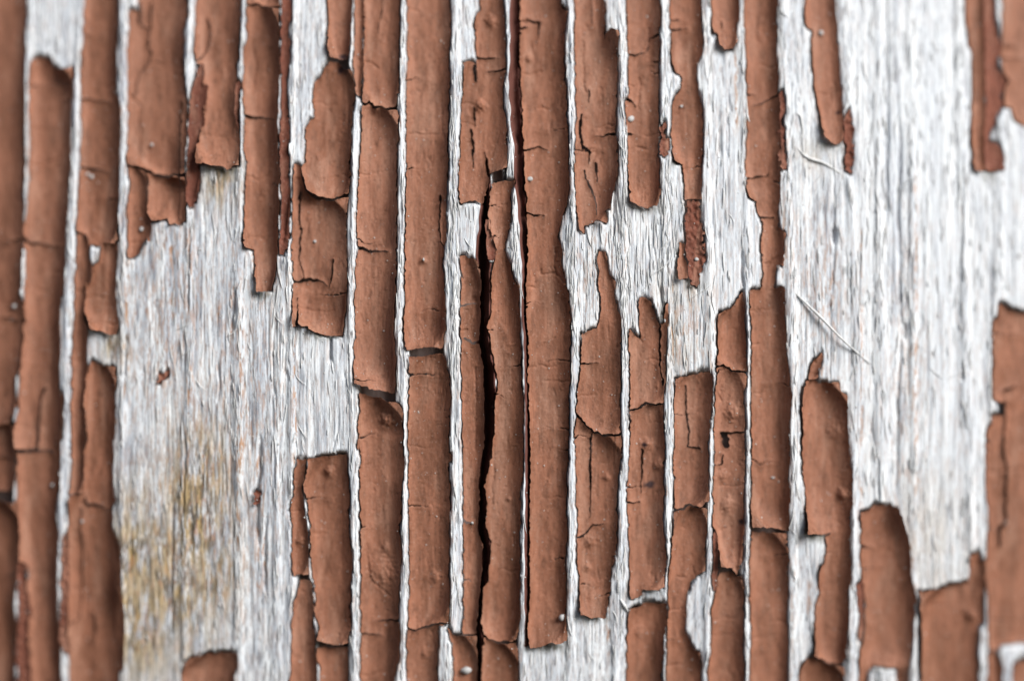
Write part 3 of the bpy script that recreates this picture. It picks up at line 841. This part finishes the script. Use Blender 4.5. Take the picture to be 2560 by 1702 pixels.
for gp, hw, depth in GROOVES:
    gxs = [p[0] for p in gp]; gys = [p[1] for p in gp]
    m = (WX > min(gxs) - 20) & (WX < max(gxs) + 20) & (WY > min(gys) - 20) & (WY < max(gys) + 20)
    dd, arc = polydist(WX[m] + 4 * (vn(WX[m] / 12, WY[m] / 20, 74) - .5), WY[m], gp, closed=False)
    WH[m] -= depth * np.exp(-(dd / hw) ** 2) * np.clip(np.minimum(arc, 1 - arc) * 6 + 0.3, 0, 1)
covered = ~np.isnan(TOP[np.clip(np.round((WY - Y0) / G).astype(int), 0, NY - 1), np.clip(np.round((WX - X0) / G).astype(int), 0, NX - 1)])
inpoly = INPOLY[np.clip(np.round((WY - Y0) / G).astype(int), 0, NY - 1), np.clip(np.round((WX - X0) / G).astype(int), 0, NX - 1)]
# narrow breaks between one piece and the next below stay hollow
runu = np.zeros(WX.shape); rund = np.zeros(WX.shape)
for j in range(1, WX.shape[0]): runu[j] = np.where(covered[j], 0, runu[j - 1] + 6)
for j in range(WX.shape[0] - 2, -1, -1): rund[j] = np.where(covered[j], 0, rund[j + 1] + 6)
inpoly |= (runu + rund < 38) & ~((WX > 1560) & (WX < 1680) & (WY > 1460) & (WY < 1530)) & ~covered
gl = np.zeros(WX.shape); gr = np.zeros(WX.shape)
for i in range(1, WX.shape[1]): gl[:, i] = np.where(covered[:, i], 0, gl[:, i - 1] + 2.2)
for i in range(WX.shape[1] - 2, -1, -1): gr[:, i] = np.where(covered[:, i], 0, gr[:, i + 1] + 2.2)
rise = np.clip((62 - gl - gr) / 24, 0, 1) * np.clip(np.minimum(gl, gr) / 5.0, 0, 1)
for i in range(WX.shape[1]): rise[:, i] = gsmooth(rise[:, i], 2.0)
WH += rise * (4.0 + 10 * (fbm(gx / 9, WY / 130, 75) - .5)) * (1 - np.clip(red, 0, 1))
# wood stays under the paint that covers it
ii = np.clip(np.round((WX - X0) / G).astype(int), 1, NX - 2); jj = np.clip(np.round((WY - Y0) / G).astype(int), 3, NY - 4)
cover = np.full(WX.shape, np.inf)
for di in (-1, 0, 1):
    for dj in (-3, -1, 0, 1, 3):
        cover = np.fmin(cover, TOP[jj + dj, ii + di])
slit = np.clip(1.3 - (gr - 0.5) / 5.5, 0, 1) * np.clip(0.25 + 1.5 * vn(WX / 40, WY / 55, 76), 0, 1) * (~inpoly)
WH += np.where(inpoly, -40.0, 9.0) - 24.0 * slit * (gr < 8)
WH = np.minimum(WH, cover - TH - 2.4)
def blob(lst):
    a = np.zeros(WX.shape)
    for x, y, rx, ry, k in lst: a = np.maximum(a, k * np.exp(-((WX - x) / rx) ** 2 - ((WY - y) / ry) ** 2))
    return a
stain = blob([(320, 1400, 70, 120, 1.0), (330, 1560, 100, 160, .95), (485, 1290, 80, 200, .95), (430, 1480, 100, 170, .9), (500, 1180, 50, 120, .8), (390, 1380, 70, 100, .8), (520, 1440, 60, 120, .75), (330, 1250, 60, 60, .5),
              (545, 465, 45, 50, .6), (275, 880, 30, 40, .6), (540, 1160, 40, 120, .5), (1700, 730, 60, 50, .25), (2040, 385, 45, 40, .25), (2330, 1350, 90, 140, .22), (1690, 860, 60, 90, .25)])
resid = np.clip(0.32 + blob([(400, 800, 130, 330, .55), (480, 1300, 150, 300, .75), (610, 1000, 90, 450, .55), (1480, 700, 60, 120, .4), (1530, 640, 25, 120, .5), (1720, 830, 100, 120, .45),
                             (2060, 730, 60, 160, .6), (2280, 950, 40, 350, .4), (1960, 600, 40, 90, .7)]) - blob([(2330, 300, 260, 420, .22)]), 0, 1)
olive_patch = blob([(1486, 1545, 38, 16, 1), (1375, 1622, 48, 14, .9), (2048, 1345, 34, 14, 1), (548, 428, 42, 42, .9), (580, 415, 30, 25, .8), (2225, 1682, 40, 12, .9), (2075, 362, 30, 16, .9), (2490, 432, 18, 22, .8),  # dark olive patches on the wood below flake ends
              (272, 848, 30, 34, .8), (655, 738, 26, 16, .8), (800, 838, 48, 16, .8), (1640, 520, 45, 12, .6), (1738, 712, 22, 12, .7), (1820, 118, 28, 10, .6), (1690, 405, 30, 14, .6), (1155, 512, 20, 12, .7), (1250, 435, 26, 12, .7), (1590, 1490, 40, 14, .5)])
edge_p = np.where(covered, 0, np.minimum(gl, gr))
gap_shade_residue = np.maximum(inpoly.astype(float), 0.85 * np.exp(-(edge_p / 5.0) ** 2) * np.clip(4.0 * (vn(WX / 7, WY / 26, 80) - .55), 0, 1))  # shade of cracks and breaks painted dark, plus patchy reddish residue along paint edges
grime = np.clip(0.6 + blob([(450, 900, 330, 900, .5), (400, 700, 120, 200, .4), (650, 900, 80, 300, .3), (1490, 650, 90, 160, .25), (2080, 480, 60, 150, .35), (2255, 600, 22, 700, .55), (2060, 830, 45, 60, .4)])
                - blob([(2380, 500, 140, 1200, .40), (2180, 500, 60, 900, .3), (1850, 400, 60, 500, .2), (1750, 500, 50, 500, .15)]), 0, 1) * (1 + 0.25 * rise)
lines = np.zeros(WX.shape)
for lx, ly0, ly1, lw in ((308, 620, 1010, 5), (420, 560, 900, 7), (468, 560, 800, 5), (470, 900, 1250, 5), (580, 700, 860, 5), (600, 800, 1180, 4), (641, 1080, 1500, 5), (735, 840, 1180, 4), (738, 1000, 1160, 4),
                         (655, 1250, 1480, 4), (590, 1050, 1400, 5), (1563, 560, 720, 4), (1685, 700, 930, 4), (1935, 400, 620, 3), (2160, 560, 1700, 3), (2300, 380, 1260, 4), (2420, 480, 560, 4), (2500, 640, 760, 3),
                         (2082, 660, 800, 5), (1520, 1400, 1650, 4), (1845, 120, 330, 4), (2062, 900, 1100, 3), (545, 720, 830, 5), (1775, 880, 1000, 4), (2030, 1450, 1600, 5), (1990, 1380, 1700, 4)):
    lines = np.maximum(lines, np.exp(-((gx - lx) / lw) ** 2) * np.clip((WY - ly0) / 40, 0, 1) * np.clip((ly1 - WY) / 40, 0, 1) * np.clip(0.3 + 1.5 * vn(WX / 20, WY / 40, 78), 0, 1))
edge_d = np.where(covered, 0, np.minimum(gl, gr))
fringe = np.where(inpoly, 0, np.exp(-(edge_d / 7.0) ** 1.5)) * np.clip(3.0 * (vn(WX / 8, WY / 30, 79) - .45), 0, 1)
resid = np.clip(resid * 0.75 + 1.2 * lines + 0.9 * fringe, 0, 1)
nyw, nxw = WX.shape
co = to_local(WX.ravel(), WY.ravel(), WH.ravel())
idx = np.arange(nyw * nxw).reshape(nyw, nxw)
front = np.stack([idx[:-1, :-1], idx[1:, :-1], idx[1:, 1:], idx[:-1, 1:]], -1).reshape(-1, 4)
ring = np.concatenate([idx[0, :], idx[1:, -1], idx[-1, -2::-1], idx[-2:0:-1, 0]])
back = co[ring].copy(); back[:, 1] = 0.022
nb = len(ring); o = len(co)
sides = np.stack([ring, np.roll(ring, -1), o + (np.arange(nb) + 1) % nb, o + np.arange(nb)], -1)
ctr = np.array([[0, 0.022, 0]])
fan = np.stack([o + np.arange(nb), o + (np.arange(nb) + 1) % nb, np.full(nb, o + nb)], -1)
co = np.concatenate([co, back, ctr])
z = np.zeros(nb + 1)
board_me = build_mesh('weathered_board', co, [front, sides, fan], [M_wood],
                      attrs={'stain': np.r_[stain.ravel(), z], 'residue': np.r_[resid.ravel(), z], 'red': np.r_[red.ravel(), z], 'gap_shade_residue': np.r_[gap_shade_residue.ravel(), z], 'grime': np.r_[grime.ravel(), z], 'olive_patch': np.r_[olive_patch.ravel(), z]})
board = bpy.data.objects.new('weathered_board', board_me)
col.objects.link(board)
board['label'] = 'weathered grey-white wooden board with peeling strips of red-brown paint and a deep vertical split'
board['category'] = 'board'

# ------------------------------------------------------------------ paint pieces become parts of the board
LABELS = {(290, 800): ('S2c', 'paint flake with a ragged lower edge over bare wood'),
 (546, 405): ('S4', 'wide paint strip whose lower end stands off the bare wood'),
 (780, 430): ('S6a', 'lumpy wide paint flake with a stained top and a curved crack below'),
 (2090, 1300): ('S20', 'long paint strip with raised left edge and torn lower end'),
 (2220, 1450): ('S22', 'trough-shaped paint strip with right edge curled up'),
 (2390, 1600): ('S23', 'widest paint flake, its left edge lifted over a black gap')}
def surf(x, y):
    i = int(round((x - X0) / G)); j = int(round((y - Y0) / G))
    t = TOP[min(max(j, 0), NY - 1), min(max(i, 0), NX - 1)]
    if not np.isnan(t): return float(t)
    return float(WH[min(max(int(round((y - Y0) / 6)), 0), nyw - 1), min(max(int(round((x - X0) / 2.2)), 0), nxw - 1)])
for me, sname, box, area, rp in PIECES:
    tall = box[3] - box[1]; wide = box[2] - box[0]
    nm = 'paint_scrap' if (rp or area < 1500) else ('paint_strip' if tall > 330 else 'paint_flake')
    ob = bpy.data.objects.new(nm, me)
    col.objects.link(ob)
    ob.parent = board
    for (lx, ly), text in LABELS.items():
        if box[0] <= lx <= box[2] and box[1] <= ly <= box[3] and sname == text[0] and 'label' not in ob:
            ob['label'] = text[1]

# ------------------------------------------------------------------ small things: grit, splinters, fibres, dust
def tube(paths, sides=4):
    """paths: list of (points[(x,y,h)], radii) -> coords, faces"""
    cos = []; fs = []; n = 0
    for pts, rad in paths:
        P = np.array(pts, float); k = len(P)
        tng = np.gradient(P, axis=0); tng /= np.linalg.norm(tng, axis=1)[:, None] + 1e-9
        up = np.array([0, 0, 1.0]); sd = np.cross(tng, up); sd /= np.linalg.norm(sd, axis=1)[:, None] + 1e-9
        nr = np.cross(sd, tng)
        ring = []
        for a in range(sides):
            an = 2 * math.pi * a / sides
            ring.append(P + (math.cos(an) * sd + math.sin(an) * nr) * np.array(rad)[:, None])
        R = np.stack(ring, 1).reshape(-1, 3)
        cos.append(to_local(R[:, 0], R[:, 1], R[:, 2]))
        ix = n + np.arange(k * sides).reshape(k, sides)
        nxt = np.roll(ix, -1, 1)
        fs.append(np.stack([ix[:-1], nxt[:-1], nxt[1:], ix[1:]], -1).reshape(-1, 4)); n += k * sides
    return np.concatenate(cos), [np.concatenate(fs)]

def part(name, me, label=None, kind=None):
    ob = bpy.data.objects.new(name, me); col.objects.link(ob); ob.parent = board
    if label: ob['label'] = label
    if kind: ob['kind'] = kind
    return ob

R5 = random.Random(21)
# long loose splinters
def splinter(pts, rad, label=None):
    n = 18; P = np.array(pts, float); s = np.linspace(0, len(P) - 1, n)
    Q = np.stack([np.interp(s, range(len(P)), P[:, i]) for i in range(3)], -1)
    Q[:, 0] = gsmooth(Q[:, 0], 1.0); Q[:, 1] = gsmooth(Q[:, 1], 1.0)
    r = np.interp(s, range(len(P)), rad) * (0.8 + 0.4 * np.array([R5.random() for _ in range(n)]))
    cc, ff = tube([(Q, r)], 6)
    part('splinter', build_mesh('splinter', cc, ff, [M_fibre]), label)
splinter([(1968, 708, 7), (2008, 748, 13), (2060, 798, 24), (2102, 842, 24), (2146, 880, 15), (2192, 918, 8)], [0.9, 2.6, 3.4, 3.0, 2.2, 0.8], 'long pale splinter lying slanted across the bare wood')
splinter([(1990, 275, 6), (2008, 285, 12), (2014, 330, 10), (2000, 352, 8)], [1.5, 3, 2.6, 1.5])
splinter([(1985, 350, 5), (2020, 392, 12), (2062, 402, 12), (2100, 425, 10), (2128, 442, 4)], [1.5, 3, 3, 2.6, 1.2])
splinter([(1552, 1500, 12), (1562, 1515, 16), (1572, 1532, 10)], [2.5, 4.5, 1.5])
splinter([(1555, 1320, 10), (1556, 1420, 13), (1558, 1480, 8)], [1.5, 2.8, 1.5])
splinter([(1868, 230, 8), (1872, 290, 14), (1878, 302, 10)], [1.5, 3.0, 1.2])

# grains of grit stuck on the paint
def lump(x, y, r, mat=None, sx=1.0, label=None):
    import bmesh
    bm = bmesh.new(); bmesh.ops.create_icosphere(bm, subdivisions=2, radius=1.0)
    a = np.array([v.co[:] for v in bm.verts]); f = np.array([[v.index for v in q.verts] for q in bm.faces]); bm.free()
    k = 1 + 0.5 * (vn(a[:, 0] * 1.3 + x, a[:, 1] * 1.3 + a[:, 2] + y, 5) - .5)
    a = a * k[:, None]
    h = surf(x, y); r = r * 0.78
    co_ = to_local(x + a[:, 0] * r * sx, y + a[:, 1] * r, h + r * 0.45 + a[:, 2] * r * 0.8)
    part('grit_grain', build_mesh('grit_grain', co_, [f[:, ::-1]], [mat or M_grit]), label)
for x, y, r, sx in ((367, 356, 6.5, .9), (213, 436, 8, .8), (203, 430, 5, 1), (344, 570, 8, .9), (15, 764, 8, .8), (1325, 446, 9, 1.2), (1580, 294, 10, 1.1),
                    (2062, 73, 8, 1), (783, 602, 5.5, 1), (1743, 648, 6, 1.2), (1663, 802, 6, .6), (1165, 1681, 12, 1.6), (1405, 1546, 12, 1.0), (1058, 648, 5, .7),
                    (1228, 652, 6, 1.3), (1766, 1262, 8, 1.1), (1707, 262, 5, 1), (1180, 1308, 5, 1), (1938, 1196, 4, 1.6), (189, 1310, 5, 1.0), (113, 1218, 6, 1)):
    lump(x, y, r, None, sx)

# fine wood fibres standing off the grain
paths = []
free = np.argwhere(~covered[50:-50, 140:-140])
near = np.zeros(WX.shape)
for rdg in RIDGES:
    near = np.maximum(near, np.exp(-np.abs((WX - np.interp(by, RY, rdg)[:, None]) / 16) ** 2))
while len(paths) < 2250:
    j, i = free[R5.randrange(len(free))]; j += 50; i += 140
    if R5.random() > 0.22 + 0.78 * near[j, i]: continue
    x, y = bx[i], by[j]
    if red[j, i] > 0.1: continue
    if len(paths) > 1800 and not (1090 < x < 1720 and 330 < y < 950): continue
    L = R5.uniform(14, 60); wild = R5.random() < 0.05
    n = 6; dx = R5.gauss(0, 0.05) if not wild else R5.gauss(0, .3)
    cv = R5.gauss(0, 0.0016 if not wild else 0.012); lift = R5.uniform(0.6, 2.5) if not wild else R5.uniform(3, 11)
    pts = []
    for k in range(n):
        t = k / (n - 1); yy = y + (t - .3) * L * (0.6 if wild else 1); xx = x + dx * (t - .3) * L + cv * (t * L) ** 2
        pts.append((xx, yy, surf(xx, yy) + 0.2 + lift * (t ** 2 if wild else t * (1 - t) * 3)))
    if any(not np.isnan(TOP[int((q[1] - Y0) / G), int((q[0] - X0) / G)]) for q in pts): continue
    r0 = R5.uniform(0.8, 1.8)
    paths.append((pts, [r0 * q for q in (0.7, 1, 1, .9, .7, .25)]))
cc, ff = tube(paths, 3)
part('wood_fibre', build_mesh('wood_fibre', cc, ff, [M_fibre]), 'fine pale fibres raised along the ridges of the wood grain', 'stuff')

# dust specks
octa = np.array([(1, 0, 0), (-1, 0, 0), (0, 1, 0), (0, -1, 0), (0, 0, 1), (0, 0, -1)], float)
of = np.array([(4, 2, 0), (4, 1, 2), (4, 3, 1), (4, 0, 3), (5, 0, 2), (5, 2, 1), (5, 1, 3), (5, 3, 0)])
cs = []; fs = []
for k in range(4600):
    x, y = R5.uniform(-60, 2620), R5.uniform(-60, 1760)
    r = 0.6 + 1.4 * R5.random() ** 4
    a = octa * np.array([r * R5.uniform(.7, 1.6), r * R5.uniform(.7, 1.6), r])
    cs.append(to_local(x + a[:, 0], y + a[:, 1], surf(x, y) + r * .4 + a[:, 2])); fs.append(of + 6 * k)
part('dust', build_mesh('dust', np.concatenate(cs), [np.concatenate(fs)], [M_dust]), 'fine pale dust specks scattered over the paint', 'stuff')
